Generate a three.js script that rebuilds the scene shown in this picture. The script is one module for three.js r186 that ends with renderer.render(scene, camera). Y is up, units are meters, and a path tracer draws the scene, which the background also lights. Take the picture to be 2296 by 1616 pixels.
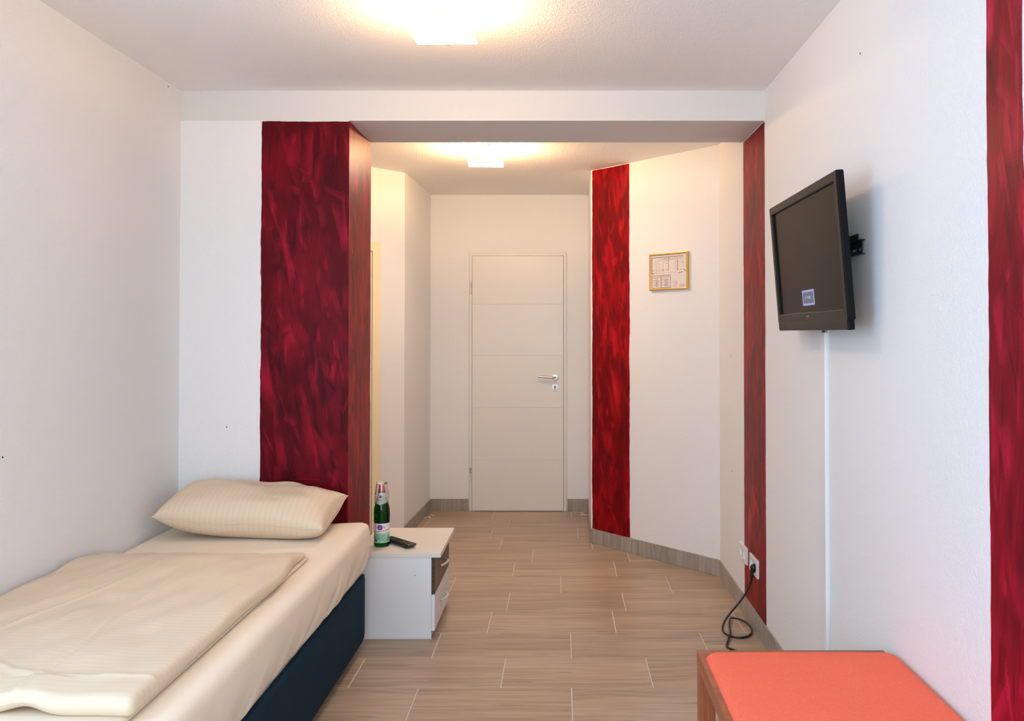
import * as THREE from 'three';
import { RoundedBoxGeometry } from 'three/addons/geometries/RoundedBoxGeometry.js';
import { mergeGeometries, mergeVertices, toCreasedNormals } from 'three/addons/utils/BufferGeometryUtils.js';
import { RectAreaLightUniformsLib } from 'three/addons/lights/RectAreaLightUniformsLib.js';

// ---------------------------------------------------------------- camera, sky, light, exposure
const scene = new THREE.Scene();
const camera = new THREE.PerspectiveCamera(2 * THREE.MathUtils.radToDeg(Math.atan(899.4 / 1869)), 2514 / 1798.8, 0.05, 60);
camera.position.set(0, 1.40, 0);
camera.rotation.set(THREE.MathUtils.degToRad(0.9), 0, 0);
camera.setViewOffset(2514, 1798.8, 0, 182.8, 2296, 1616);          // a shifted lens
scene.add(camera);
const renderer = new THREE.WebGLRenderer({ antialias: true });
renderer.toneMapping = THREE.LinearToneMapping;
renderer.toneMappingExposure = 1.10;
renderer.shadowMap.enabled = true;
renderer.shadowMap.type = THREE.PCFSoftShadowMap;
RectAreaLightUniformsLib.init();
scene.background = new THREE.Color().setRGB(0.95, 1.14, 1.44);                // overcast daylight beyond the window behind the camera
const daylight = (name, color, w, h, at, to) => { const l = new THREE.RectAreaLight(new THREE.Color().setRGB(...color), 9, w, h); l.position.set(...at); l.lookAt(...to); l.name = name; scene.add(l); };
daylight('daylight_back', [0.50, 0.56, 0.62], 1.96, 1.36, [-0.4, 1.55, 1.16], [-0.4, 1.55, -5]);
daylight('daylight_left', [0.12, 0.24, 0.39], 1.46, 1.36, [-1.69, 1.55, -0.95], [5, 1.55, -0.95]);
const LAMP = [{ warm: [1.0, 0.58, 0.26], up: 0.60, color: [1.0, 0.90, 0.82], down: 17.0 }, { warm: [1.0, 0.62, 0.30], up: 1.3, color: [0.96, 0.82, 0.71], down: 68.0 }];

// ---------------------------------------------------------------- helpers
let seed = 7;
const rnd = () => { seed = (seed + 0x6d2b79f5) | 0; let t = Math.imul(seed ^ (seed >>> 15), 1 | seed); t = (t + Math.imul(t ^ (t >>> 7), 61 | t)) ^ t; return ((t ^ (t >>> 14)) >>> 0) / 4294967296; };
const rr = (a, b) => a + (b - a) * rnd();
const V3 = (x, y, z) => new THREE.Vector3(x, y, z);
const lerp = (a, b, t) => a + (b - a) * t;
const clamp = (x, a = 0, b = 1) => Math.min(b, Math.max(a, x));
const sstep = (a, b, x) => { const t = clamp((x - a) / (b - a)); return t * t * (3 - 2 * t); };
const hash = (x, y, s) => { let h = Math.imul(x, 374761393) ^ Math.imul(y, 668265263) ^ Math.imul(s, 2147483647 ^ 0x5bd1e995); h = Math.imul(h ^ (h >>> 13), 1274126177); h ^= h >>> 16; return (h >>> 0) / 4294967296; };
// value noise that repeats every px by py cells
function pnoise(x, y, px, py, s) {
  const xi = Math.floor(x), yi = Math.floor(y), fx = x - xi, fy = y - yi, u = fx * fx * (3 - 2 * fx), v = fy * fy * (3 - 2 * fy);
  const m = (a, n) => ((a % n) + n) % n, x0 = m(xi, px), x1 = m(xi + 1, px), y0 = m(yi, py), y1 = m(yi + 1, py);
  return lerp(lerp(hash(x0, y0, s), hash(x1, y0, s), u), lerp(hash(x0, y1, s), hash(x1, y1, s), u), v);
}
const noise = (x, y, s = 1) => pnoise(x, y, 100003, 100003, s);
function dataTex(w, h, fn, srgb) {
  const d = new Uint8Array(w * h * 4);
  for (let y = 0; y < h; y++) for (let x = 0; x < w; x++) { const c = fn(x / w, y / h), i = (y * w + x) * 4; d[i] = clamp(c[0]) * 255; d[i + 1] = clamp(c[1]) * 255; d[i + 2] = clamp(c[2]) * 255; d[i + 3] = 255; }
  const t = new THREE.DataTexture(d, w, h); t.wrapS = t.wrapT = THREE.RepeatWrapping; t.magFilter = THREE.LinearFilter; t.minFilter = THREE.LinearMipmapLinearFilter; t.generateMipmaps = true;
  if (srgb) t.colorSpace = THREE.SRGBColorSpace; t.needsUpdate = true; return t;
}
// tangent space normals of a height field that repeats; size in metres, amp metres from 0 to 1
function normalTex(w, h, fn, sx, sy, amp) {
  const H = new Float32Array(w * h); for (let y = 0; y < h; y++) for (let x = 0; x < w; x++) H[y * w + x] = fn(x / w, y / h, x, y);
  const kx = amp * w / (2 * sx), ky = amp * h / (2 * sy);
  return dataTex(w, h, (u, v) => { const x = Math.round(u * w), y = Math.round(v * h), nx = -(H[y * w + (x + 1) % w] - H[y * w + (x + w - 1) % w]) * kx, ny = -(H[((y + 1) % h) * w + x] - H[((y + h - 1) % h) * w + x]) * ky, l = Math.hypot(nx, ny, 1); return [0.5 + 0.5 * nx / l, 0.5 + 0.5 * ny / l, 0.5 + 0.5 / l]; });
}
function canvasTex(w, h, draw, srgb = true) {
  const c = document.createElement('canvas'); c.width = w; c.height = h; draw(c.getContext('2d'), w, h);
  const t = new THREE.CanvasTexture(c); if (srgb) t.colorSpace = THREE.SRGBColorSpace; t.magFilter = THREE.LinearFilter; return t;
}
const std = (color, roughness, extra = {}) => new THREE.MeshStandardMaterial({ color, roughness, ...extra });
const phys = (color, roughness, extra = {}) => new THREE.MeshPhysicalMaterial({ color, roughness, ...extra });
const lin = (r, g, b) => new THREE.Color().setRGB(r, g, b);
const used = new Map();
function numbered(n) { const k = used.get(n) ?? 0; used.set(n, k + 1); return k ? `${n}_${String(k).padStart(3, '0')}` : n; }
function mesh(name, geo, mat, parent = scene, pos) {
  const g = Array.isArray(geo) ? mergeGeometries(geo.map((q) => { const n = q.index ? q.toNonIndexed() : q; for (const k of Object.keys(n.attributes)) if (!['position', 'normal', 'uv'].includes(k)) n.deleteAttribute(k); return n; })) : geo;
  const m = new THREE.Mesh(g, mat); m.name = parent === scene ? numbered(name) : name; m.castShadow = m.receiveShadow = true;
  if (pos) m.position.set(...pos);
  parent.add(m); return m;
}
function struct(name, geo, mat) { const m = mesh(name, geo, mat); m.userData.kind = 'structure'; return m; }
function thing(name, label, category, pos = [0, 0, 0], group) {
  const g = new THREE.Group(); g.name = numbered(name); g.position.set(...pos); g.userData = { label, category }; if (group) g.userData.group = group; scene.add(g); return g;
}
const place = (geo, x, y, z, rx = 0, ry = 0, rz = 0) => { geo.applyMatrix4(new THREE.Matrix4().compose(V3(x, y, z), new THREE.Quaternion().setFromEuler(new THREE.Euler(rx, ry, rz)), V3(1, 1, 1))); return geo; };
// uv in metres by the face's main direction (pos + object offset ignored)
function metreUV(geo, swap) {
  const g = geo.index ? geo.toNonIndexed() : geo, p = g.attributes.position, n = g.attributes.normal, uv = new Float32Array(p.count * 2);
  for (let i = 0; i < p.count; i++) {
    const ax = Math.abs(n.getX(i)), ay = Math.abs(n.getY(i)), az = Math.abs(n.getZ(i));
    let u, v; if (ay >= ax && ay >= az) { u = p.getX(i); v = p.getZ(i); } else if (ax >= az) { u = p.getZ(i); v = p.getY(i); } else { u = p.getX(i); v = p.getY(i); }
    uv[2 * i] = swap ? v : u; uv[2 * i + 1] = swap ? u : v;
  }
  g.setAttribute('uv', new THREE.BufferAttribute(uv, 2)); return g;
}
const rbox = (w, h, d, r = 0.003, s = 2) => new RoundedBoxGeometry(w, h, d, s, Math.min(r, w / 2.01, h / 2.01, d / 2.01));
const box = (x0, x1, y0, y1, z0, z1, r = 0.003, s = 2) => place(rbox(Math.abs(x1 - x0), Math.abs(y1 - y0), Math.abs(z1 - z0), r, s), (x0 + x1) / 2, (y0 + y1) / 2, (z0 + z1) / 2);
const plainBox = (x0, x1, y0, y1, z0, z1) => place(new THREE.BoxGeometry(Math.abs(x1 - x0), Math.abs(y1 - y0), Math.abs(z1 - z0)), (x0 + x1) / 2, (y0 + y1) / 2, (z0 + z1) / 2);
const lathe = (pts, seg = 48) => new THREE.LatheGeometry(pts.map(([r, y]) => new THREE.Vector2(r, y)), seg);
// upright prism over a plan polygon [[x, depth], ...]; uv in metres (along the wall, height)
function prism(plan, y0, y1) {
  const pos = [], uv = [], tri = (a, b, c, ua, ub, uc) => { pos.push(...a, ...b, ...c); uv.push(...ua, ...ub, ...uc); };
  let area = 0; plan.forEach(([x, d], i) => { const [x2, d2] = plan[(i + 1) % plan.length]; area += x * -d2 - x2 * -d; });
  const P = area > 0 ? plan.slice().reverse() : plan; let s = 0;                       // z = -d; keep the outside facing out
  for (let i = 0; i < P.length; i++) {
    const [x, d] = P[i], [x2, d2] = P[(i + 1) % P.length], L = Math.hypot(x2 - x, d2 - d);
    tri([x, y0, -d], [x, y1, -d], [x2, y1, -d2], [s, y0], [s, y1], [s + L, y1]); tri([x, y0, -d], [x2, y1, -d2], [x2, y0, -d2], [s, y0], [s + L, y1], [s + L, y0]); s += L;
  }
  const vs = P.map(([x, d]) => new THREE.Vector2(x, -d));
  for (const t of THREE.ShapeUtils.triangulateShape(vs, [])) {
    let [a, b, c] = t.map((k) => vs[k]); if ((b.x - a.x) * (c.y - a.y) - (b.y - a.y) * (c.x - a.x) > 0) [b, c] = [c, b];
    tri([a.x, y1, a.y], [b.x, y1, b.y], [c.x, y1, c.y], [a.x, a.y], [b.x, b.y], [c.x, c.y]);
    tri([a.x, y0, a.y], [c.x, y0, c.y], [b.x, y0, b.y], [a.x, a.y], [c.x, c.y], [b.x, b.y]);
  }
  const g = new THREE.BufferGeometry(); g.setAttribute('position', new THREE.Float32BufferAttribute(pos, 3)); g.setAttribute('uv', new THREE.Float32BufferAttribute(uv, 2)); g.computeVertexNormals(); return g;
}
// a box of many cells with rounded edges, its surface moved by fn(point, normal) -> point
function softBox(w, h, d, r, n, fn) {
  const g0 = new THREE.BoxGeometry(w, h, d, ...n), p = g0.attributes.position, v = V3(), c = V3(), uv = g0.attributes.uv, nn = g0.attributes.normal;
  for (let i = 0; i < p.count; i++) {
    v.fromBufferAttribute(p, i); c.set(clamp(v.x, -w / 2 + r, w / 2 - r), clamp(v.y, -h / 2 + r, h / 2 - r), clamp(v.z, -d / 2 + r, d / 2 - r));
    const q = v.clone().sub(c); let nrm = V3(nn.getX(i), nn.getY(i), nn.getZ(i));
    if (q.lengthSq() > 1e-12) { nrm = q.clone().normalize(); v.copy(c).addScaledVector(nrm, r); }
    if (fn) fn(v, nrm); p.setXYZ(i, v.x, v.y, v.z);
    const ax = Math.abs(nn.getX(i)), ay = Math.abs(nn.getY(i)); uv.setXY(i, ax > 0.5 ? v.y : v.x, ay > 0.5 ? v.z : ax > 0.5 ? v.z : v.y);
  }
  return smooth(g0);
}
// one set of normals over shared corners, uv kept
function smooth(g0) {
  const g = g0.index ? g0.toNonIndexed() : g0, w = g.clone(); w.deleteAttribute('uv'); w.deleteAttribute('normal');
  const m = mergeVertices(w, 1e-5); m.computeVertexNormals();
  const src = m.attributes.normal, idx = m.index, out = new Float32Array(g.attributes.position.count * 3);
  for (let i = 0; i < idx.count; i++) { const k = idx.getX(i); out[3 * i] = src.getX(k); out[3 * i + 1] = src.getY(k); out[3 * i + 2] = src.getZ(k); }
  g.setAttribute('normal', new THREE.BufferAttribute(out, 3)); return g;
}
const tube = (pts, r, n = 120, seg = 12, closed = false, tension = 0.5) => new THREE.TubeGeometry(new THREE.CatmullRomCurve3(pts.map((q) => V3(...q)), closed, 'centripetal', tension), n, r, seg, closed);
const rep = (t, sx, sy = sx) => { const c = t.clone(); c.repeat.set(1 / sx, 1 / sy); c.needsUpdate = true; return c; };

// ---------------------------------------------------------------- materials
const plasterN = normalTex(1024, 1024, (u, v) => {                   // trowelled, fine grained plaster; one repeat is half a metre
  const b = pnoise(u * 26, v * 20, 26, 20, 5), wx = pnoise(u * 60, v * 60, 60, 60, 7) / 75, wy = pnoise(u * 60, v * 60, 60, 60, 8) / 75, U = u + wx + v, W = v + wy - u;
  const g = pnoise(U * 130, W * 130, 130, 130, 3), f = pnoise((U + W) * 170, (W - U) * 170, 340, 340, 4), e = pnoise((U + 0.02 * b) * 62, W * 62, 62, 62, 6);
  return 0.46 * sstep(0.35, 0.8, g) + 0.2 * f + 0.2 * sstep(0.4, 0.85, e) + 0.14 * b;
}, 0.5, 0.5, 0.0009);
const ceilingN = normalTex(1024, 1024, (u, v) => {                   // coarser spatter
  const wx = pnoise(u * 44, v * 44, 44, 44, 17) / 50, wy = pnoise(u * 44, v * 44, 44, 44, 18) / 50, U = u + wx + v, W = v + wy - u;
  const g = pnoise(U * 96, W * 96, 96, 96, 13), f = pnoise((U + W) * 150, (W - U) * 150, 300, 300, 14), b = pnoise(u * 18, v * 18, 18, 18, 15), e = pnoise(U * 52, W * 52, 52, 52, 16);
  return 0.5 * sstep(0.5, 0.9, g) + 0.14 * f + 0.26 * sstep(0.55, 0.9, e) + 0.1 * b;
}, 0.5, 0.5, 0.0011);
const M = {};
M.wall = std(lin(0.85, 0.846, 0.842), 0.62, { normalMap: rep(plasterN, 0.44) });
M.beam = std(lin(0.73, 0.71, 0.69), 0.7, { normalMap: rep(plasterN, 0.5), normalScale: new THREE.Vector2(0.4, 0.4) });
M.ceiling = std(lin(0.95, 0.92, 0.885), 0.75, { normalMap: rep(ceilingN, 0.5) });
const woodTex = (lo, mid, hi, s) => dataTex(1024, 512, (u, v) => {     // 1.2 m along the grain by 0.6 m
  const wob = 0.6 * pnoise(u * 5, v * 6, 5, 6, s), a = pnoise(u * 4, v * 46 + wob * 3, 4, 46, s + 1), b = pnoise(u * 9, v * 130 + wob * 6, 9, 130, s + 2), c = pnoise(u * 30, v * 240, 30, 240, s + 3), d = pnoise(u * 2, v * 10, 2, 10, s + 4), k = pnoise(u * 7, v * 20, 7, 20, s + 5);
  let t = 0.40 * a + 0.22 * b + 0.12 * c + 0.26 * d; t = clamp((t - 0.28) / 0.48); const dark = sstep(0.72, 0.95, k) * sstep(0.55, 0.85, b) * 0.5;
  const o = [0, 1, 2].map((i) => (t < 0.5 ? lerp(lo[i], mid[i], t * 2) : lerp(mid[i], hi[i], t * 2 - 1)) * (1 - 0.35 * dark)); return o;
}, true);
const tileWood = woodTex([0.60, 0.515, 0.435], [0.665, 0.58, 0.495], [0.72, 0.64, 0.555], 31), skirtWood = woodTex([0.60, 0.565, 0.52], [0.66, 0.625, 0.58], [0.70, 0.67, 0.625], 41);
M.tiles = [[1, 1, 1], [0.94, 0.94, 0.94], [1.05, 1.03, 1.0], [0.98, 0.95, 0.93]].map((t) => phys(lin(...t.map((q) => 1.08 * q)), 0.36, { map: rep(tileWood, 1.2, 0.6), specularIntensity: 0.8 }));
M.grout = std(lin(0.66, 0.59, 0.52), 0.9);
M.skirting = [[0.92, 0.93, 0.95], [0.86, 0.88, 0.90], [1.0, 0.98, 0.97]].map((t) => std(lin(...t), 0.45, { map: rep(skirtWood, 0.9, 0.6) }));
M.whitePaint = phys(lin(0.80, 0.775, 0.735), 0.30, { specularIntensity: 0.7 });
M.framePaint = phys(lin(0.78, 0.74, 0.68), 0.35);
M.steel = std(lin(0.62, 0.58, 0.53), 0.28, { metalness: 1 });
M.chrome = std(lin(0.85, 0.85, 0.86), 0.12, { metalness: 1 });
M.brushed = std(lin(0.80, 0.81, 0.82), 0.45, { metalness: 0.6 });
M.darkHole = std(lin(0.03, 0.03, 0.03), 0.7);
M.blackPlastic = phys(lin(0.006, 0.0065, 0.007), 0.18, { specularIntensity: 0.2 });
M.blackMatte = std(lin(0.012, 0.012, 0.013), 0.5);
M.cable = std(lin(0.006, 0.0065, 0.007), 0.35);
M.whitePlastic = phys(lin(0.84, 0.84, 0.82), 0.3);
M.glass = phys(lin(1, 1, 1), 0.0, { transmission: 1, thickness: 0.002, ior: 1.5 });

// red lacquer laid on with a broad blade over ridged filler, one painted face per texture; w, h in metres
function redTextures(w, h, s, bright) {
  seed = s; const W = w < 0.2 ? 192 : 448, K = W / w, Hh = Math.min(2048, Math.round(K * h)), KY = Hh / h, pal = bright === 2 ? { lo: [122, 6, 26], hi: [168, 12, 42], light: '208,26,70', dark: '88,5,18' } : bright ? { lo: [108, 4, 12], hi: [165, 8, 20], light: '204,16,32', dark: '80,3,10' } : { lo: [84, 4, 16], hi: [122, 7, 27], light: '172,12,46', dark: '58,3,11' };
  const strokes = [], ridges = [];
  for (let i = 0, n = Math.round(w * h * 330); i < n; i++) strokes.push({ x: rnd() * W, y: rnd() * Hh, a: rnd() < 0.75 ? rr(-0.15, 0.45) : rr(-1.2, 1.3), L: rr(0.03, i % 3 ? 0.15 : 0.26) * KY, t: rr(0.008, i % 3 ? 0.04 : 0.085) * K, light: rnd() < 0.5, al: rr(0.14, 0.75), side: rnd() < 0.5 });
  for (let i = 0, n = Math.round(w * h * 95); i < n; i++) ridges.push({ x: rnd() * W, y: rnd() * Hh, a: rr(-0.5, 0.6) + (rnd() < 0.15 ? 1.3 : 0), L: rr(0.02, 0.17) * KY, b: rr(-0.2, 0.2), k: rr(0.3, 1) });
  const path = (g, { x, y, a, L, b }) => { g.beginPath(); g.moveTo(x, y); g.quadraticCurveTo(x + Math.sin(a) * L / 2 + b * L, y + Math.cos(a) * L / 2, x + Math.sin(a) * L, y + Math.cos(a) * L); g.stroke(); };
  const blade = (g, q, c, A) => {
    g.save(); g.translate(q.x, q.y); g.rotate(-q.a); const gr = g.createLinearGradient(-q.t / 2, 0, q.t / 2, 0), [e0, e1] = q.side ? [A, A * 0.05] : [A * 0.05, A];
    gr.addColorStop(0, `rgba(${c},0)`); gr.addColorStop(0.07, `rgba(${c},${e0})`); gr.addColorStop(0.93, `rgba(${c},${e1})`); gr.addColorStop(1, `rgba(${c},0)`); g.fillStyle = gr;
    for (let k = 0; k < 4; k++) { const f = 1 - k * 0.16, o = (k % 2 ? 1 : -1) * k * 0.03 * q.t; g.globalAlpha = 0.42; g.beginPath(); g.moveTo(-q.t / 2 * f + o, -q.L / 2 * f); g.quadraticCurveTo(0, -q.L / 2 * f - q.t * 0.2, q.t / 2 * f + o, -q.L / 2 * f); g.quadraticCurveTo(q.t * 0.56 * f, 0, q.t / 2 * f - o, q.L / 2 * f); g.quadraticCurveTo(0, q.L / 2 * f + q.t * 0.3, -q.t / 2 * f - o, q.L / 2 * f); g.quadraticCurveTo(-q.t * 0.45 * f, 0, -q.t / 2 * f + o, -q.L / 2 * f); g.fill(); }
    g.globalAlpha = A * 0.5; g.strokeStyle = `rgb(${c})`; for (let k = 0; k < 5; k++) { const xx = (hash(k, Math.round(q.x), s) - 0.5) * q.t * 0.9; g.lineWidth = 0.7 + hash(k, Math.round(q.y), s); g.beginPath(); g.moveTo(xx, -q.L * 0.45 * hash(k, 3, s)); g.lineTo(xx + q.t * 0.05, q.L * 0.45 * hash(k, 4, s)); g.stroke(); }
    g.restore();
  };
  const col = canvasTex(W, Hh, (g) => {
    const id = g.createImageData(W, Hh);
    for (let y = 0; y < Hh; y++) for (let x = 0; x < W; x++) {
      const X = x / K, Y = y / KY, wx = noise(X * 6, Y * 5, s) * 0.12, q = 0.6 * noise((X + wx + 0.12 * Y) * 9, Y * 5, s + 1) + 0.4 * noise((X + wx) * 34, Y * 9, s + 2), f = noise((X + 0.2 * Y) * 210, Y * 14, s + 3), k = clamp(sstep(0.35, 0.75, q) * 0.6 + (f - 0.5) * 0.35), i = (y * W + x) * 4;
      for (let c = 0; c < 3; c++) id.data[i + c] = lerp(pal.lo[c], pal.hi[c], k); id.data[i + 3] = 255;
    }
    g.putImageData(id, 0, 0);
    for (const q of strokes) blade(g, q, q.light ? pal.light : pal.dark, q.al * (q.light ? 0.75 : 1));
    g.lineCap = 'round'; for (const x of [1, W - 1]) for (let y = 0; y < Hh; y += 24) { g.strokeStyle = rnd() < 0.55 ? `rgba(${pal.light},${rr(0.05, 0.35)})` : `rgba(${pal.dark},${rr(0.05, 0.4)})`; g.lineWidth = rr(3, 8); g.beginPath(); g.moveTo(x + rr(-2, 2), y); g.lineTo(x + rr(-2, 2), y + rr(30, 70)); g.stroke(); }
    for (const q of ridges) { g.strokeStyle = q.k > 0.62 ? `rgba(200,48,74,${q.k * 0.4})` : `rgba(48,5,12,${0.75 * q.k + 0.1})`; g.lineWidth = 1.3; path(g, q); }
  });
  const c = document.createElement('canvas'); c.width = W; c.height = Hh; const g = c.getContext('2d'); g.fillStyle = '#606060'; g.fillRect(0, 0, W, Hh);
  for (const q of strokes) if (q.al > 0.25) blade(g, q, q.light ? '255,255,255' : '0,0,0', 0.16);
  for (const q of ridges) { g.strokeStyle = `rgba(255,255,255,${q.k * 0.9})`; g.lineWidth = 2.2; path(g, q); }
  const hd = g.getImageData(0, 0, W, Hh).data, nrm = normalTex(W, Hh, (u, v, x, y) => hd[((Hh - 1 - y) * W + x) * 4] / 255 + 0.10 * noise(x / K * 160, y / KY * 60, s + 9), w, h, 0.0008);
  return phys(0xffffff, 0.42, { map: col, normalMap: nrm, specularIntensity: 0.22 });
}
// a coat of paint 2 mm thick with hand drawn edges; from (0,0) along +x, up +y, facing +z
function paintSlab(w, h, wob = [1, 1, 1, 1]) {
  const sh = new THREE.Shape(), N = 90, e = (t, s) => (noise(t * 40, s, 90) - 0.5) * 0.004 + (noise(t * 260, s, 91) - 0.5) * 0.0022 + (noise(t * 6, s, 92) - 0.5) * 0.008;
  const P = [];
  for (let i = 0; i < 30; i++) P.push([w * i / 30, wob[0] * 0.4 * e(i / 30, 1.5)]);
  for (let i = 0; i < N; i++) P.push([w + wob[1] * e(i / N * h, 2.5), h * i / N]);
  for (let i = 30; i > 0; i--) P.push([w * i / 30, h + wob[2] * 0.4 * e(i / 30, 3.5)]);
  for (let i = N; i > 0; i--) P.push([wob[3] * e(i / N * h, 4.5), h * i / N]);
  P.forEach(([x, y], i) => (i ? sh.lineTo(x, y) : sh.moveTo(x, y))); sh.closePath();
  const g = new THREE.ExtrudeGeometry(sh, { depth: 0.0015, bevelEnabled: true, bevelSize: 0.0006, bevelThickness: 0.0006, bevelSegments: 1 }), p = g.attributes.position, uv = g.attributes.uv;
  for (let i = 0; i < p.count; i++) uv.setXY(i, clamp(p.getX(i) / w), clamp(p.getY(i) / h));
  return g;
}

// ---------------------------------------------------------------- room shell (x, depth); depth runs away from the camera, z = -depth
const H = 2.49, D1 = 3.74, D2 = 4.17, BB = 2.355, XL = -1.71, XR = 0.918, DW = 6.573, D0 = -1.2;
const OA = [0.918, 4.815], OB = [0.204, 5.59];                        // the slanting wall on the right of the hall
const HA = [-1.06, 5.66], HB = [-1.95, 4.745];                        // the slanting wall on its left
const room = [[XL, D0], [XR, D0], [XR, OA[1]], OB, [0.22, DW], [-1.026, DW], HA, HB, [-1.95, D2], [-0.953, D2], [-0.953, D1], [XL, D1]];

const floor = struct('floor', metreUV(plainBox(-2.1, 1.06, -0.12, -0.0016, -6.7, 1.35)), M.grout);
struct('ceiling', metreUV(plainBox(-2.1, 1.06, H, H + 0.14, -6.7, 1.35)), M.ceiling);
let wallLeft;
{ // the left wall with a second window, nearer than the picture's edge
  const sh = new THREE.Shape([[D0 - 0.15, 0], [D1, 0], [D1, H], [D0 - 0.15, H]].map(([x, y]) => new THREE.Vector2(x, y)));
  sh.holes.push(new THREE.Path([[0.2, 0.85], [0.2, 2.25], [1.7, 2.25], [1.7, 0.85]].map(([x, y]) => new THREE.Vector2(x, y))));
  wallLeft = struct('wall_left', metreUV(place(new THREE.ExtrudeGeometry(sh, { depth: 0.15, bevelEnabled: false }), XL, 0, 0, 0, Math.PI / 2).translate(-0.15, 0, 0)), M.wall);
}
const wallBack = struct('wall_back', prism([[-2.1, D1], [-0.953, D1], [-0.953, D2], [-2.1, D2]], 0, BB), M.wall);
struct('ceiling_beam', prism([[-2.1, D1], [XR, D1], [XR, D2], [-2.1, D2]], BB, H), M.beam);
const wallRight = struct('wall_right', prism([[XR, D0 - 0.15], [XR + 0.142, D0 - 0.15], [XR + 0.142, OA[1]], [XR, OA[1]]], 0, H), M.wall);
const wallHallRight = struct('wall_hall_right', prism([OA, [1.06, OA[1]], [1.06, 6.7], [0.22, 6.7], [0.22, DW], OB], 0, H), M.wall);
struct('wall_hall_left', prism([[-1.026, 6.7], [-2.1, 6.7], [-2.1, D2], [-1.95, D2], HB, HA, [-1.026, DW]], 0, H), M.wall);
struct('wall_far', prism([[-1.026, DW], [0.22, DW], [0.22, 6.7], [-1.026, 6.7]], 0, H), M.wall);
// the wall behind the camera, with its window
{
  const sh = new THREE.Shape([[XL - 0.0, 0], [XR, 0], [XR, H], [XL, H]].map(([x, y]) => new THREE.Vector2(x, y)));
  sh.holes.push(new THREE.Path([[-1.4, 0.85], [-1.4, 2.25], [0.6, 2.25], [0.6, 0.85]].map(([x, y]) => new THREE.Vector2(x, y))));
  struct('wall_window', metreUV(place(new THREE.ExtrudeGeometry(sh, { depth: 0.15, bevelEnabled: false }), 0, 0, 1.2)), M.wall);
}
{
  const pane = phys(lin(1, 1, 1), 0, { transmission: 1, thickness: 0, ior: 1.5 });
  const glazing = (name, W, pos, ry) => {
    const w = new THREE.Group(), a = W / 2, b = a - 0.06; w.name = name; w.userData.kind = 'structure'; w.position.set(...pos); w.rotation.y = ry; scene.add(w);
    mesh('window_frame', [box(-a, -b, 0, 1.4, -0.03, 0.03), box(b, a, 0, 1.4, -0.03, 0.03), box(-b, b, 0, 0.06, -0.03, 0.03), box(-b, b, 1.34, 1.4, -0.03, 0.03), box(-0.04, 0.04, 0.06, 1.34, -0.03, 0.03)], M.whitePaint, w);
    mesh('pane', plainBox(-b, -0.04, 0.06, 1.34, -0.003, 0.003), pane, w); mesh('pane', plainBox(0.04, b, 0.06, 1.34, -0.003, 0.003), pane, w);
  };
  glazing('window_1', 2.0, [-0.4, 0.85, 1.27], 0); glazing('window_2', 1.5, [XL - 0.07, 0.85, -0.95], Math.PI / 2);
}
// painted stripes
function stripe(parent, w, h, s, bright, pos, ry, wob) { const m = mesh('painted_stripe', paintSlab(w, h, wob), redTextures(w, h, s, bright), parent, pos); m.rotation.y = ry; return m; }
stripe(wallBack, 0.392, BB - 0.008, 101, false, [-1.345, 0.004, -D1 - 0.0005], 0, [0, 0, 1, 1]);
stripe(wallBack, 0.43, BB - 0.004, 202, true, [-0.9535, 0.002, -D1], Math.PI / 2, [0, 1, 1, 0]);
{ // on the slanting wall: from its left corner to the right
  const a = Math.atan2(-(OA[1] - OB[1]), OA[0] - OB[0]), L = Math.hypot(OA[0] - OB[0], OA[1] - OB[1]), ux = (OA[0] - OB[0]) / L, ud = (OA[1] - OB[1]) / L;
  stripe(wallHallRight, 0.335, H - 0.10, 303, true, [OB[0] + ux * 0.014, 0.096, -(OB[1] + ud * 0.014)], Math.atan2(ud, ux));
}
stripe(wallRight, 0.43, BB - 0.098, 404, true, [XR + 0.0005, 0.094, -D2], -Math.PI / 2);
stripe(wallRight, 0.137, H - 0.10, 505, 2, [XR + 0.0005, 0.096, -1.785], -Math.PI / 2);

// ---------------------------------------------------------------- floor tiles, 60 x 30 cm, laid in rows across the room
const clipHalf = (poly, ins, cut) => { const out = []; poly.forEach((a, i) => { const b = poly[(i + 1) % poly.length], ia = ins(a), ib = ins(b); if (ia) out.push(a); if (ia !== ib) out.push(cut(a, b)); }); return out; };
function clipRect(poly, x0, x1, d0, d1) {
  const atX = (x) => (a, b) => { const t = (x - a[0]) / (b[0] - a[0]); return [x, lerp(a[1], b[1], t)]; }, atD = (d) => (a, b) => { const t = (d - a[1]) / (b[1] - a[1]); return [lerp(a[0], b[0], t), d]; };
  let p = clipHalf(poly, (q) => q[0] >= x0, atX(x0)); p = clipHalf(p, (q) => q[0] <= x1, atX(x1)); p = clipHalf(p, (q) => q[1] >= d0, atD(d0)); p = clipHalf(p, (q) => q[1] <= d1, atD(d1));
  return p.filter((q, i) => { const r = p[(i + 1) % p.length]; return Math.hypot(q[0] - r[0], q[1] - r[1]) > 1e-4; });
}
function tileGeo(poly) {
  const ou = rnd() * 3, ov = rnd() * 3, sh = new THREE.Shape(poly.map(([x, d]) => new THREE.Vector2(x, d)));
  const g = new THREE.ExtrudeGeometry(sh, { depth: 0.004, bevelEnabled: true, bevelSize: 0.0008, bevelOffset: -0.0008, bevelThickness: 0.0008, bevelSegments: 1, curveSegments: 1 });
  g.rotateX(-Math.PI / 2); g.translate(0, -0.0048, 0);                 // (x, d) -> (x, -d): z = -d, the top at y = 0
  const p = g.attributes.position, uv = g.attributes.uv; for (let i = 0; i < p.count; i++) uv.setXY(i, p.getX(i) + ou, -p.getZ(i) + ov); return g;
}
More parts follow.
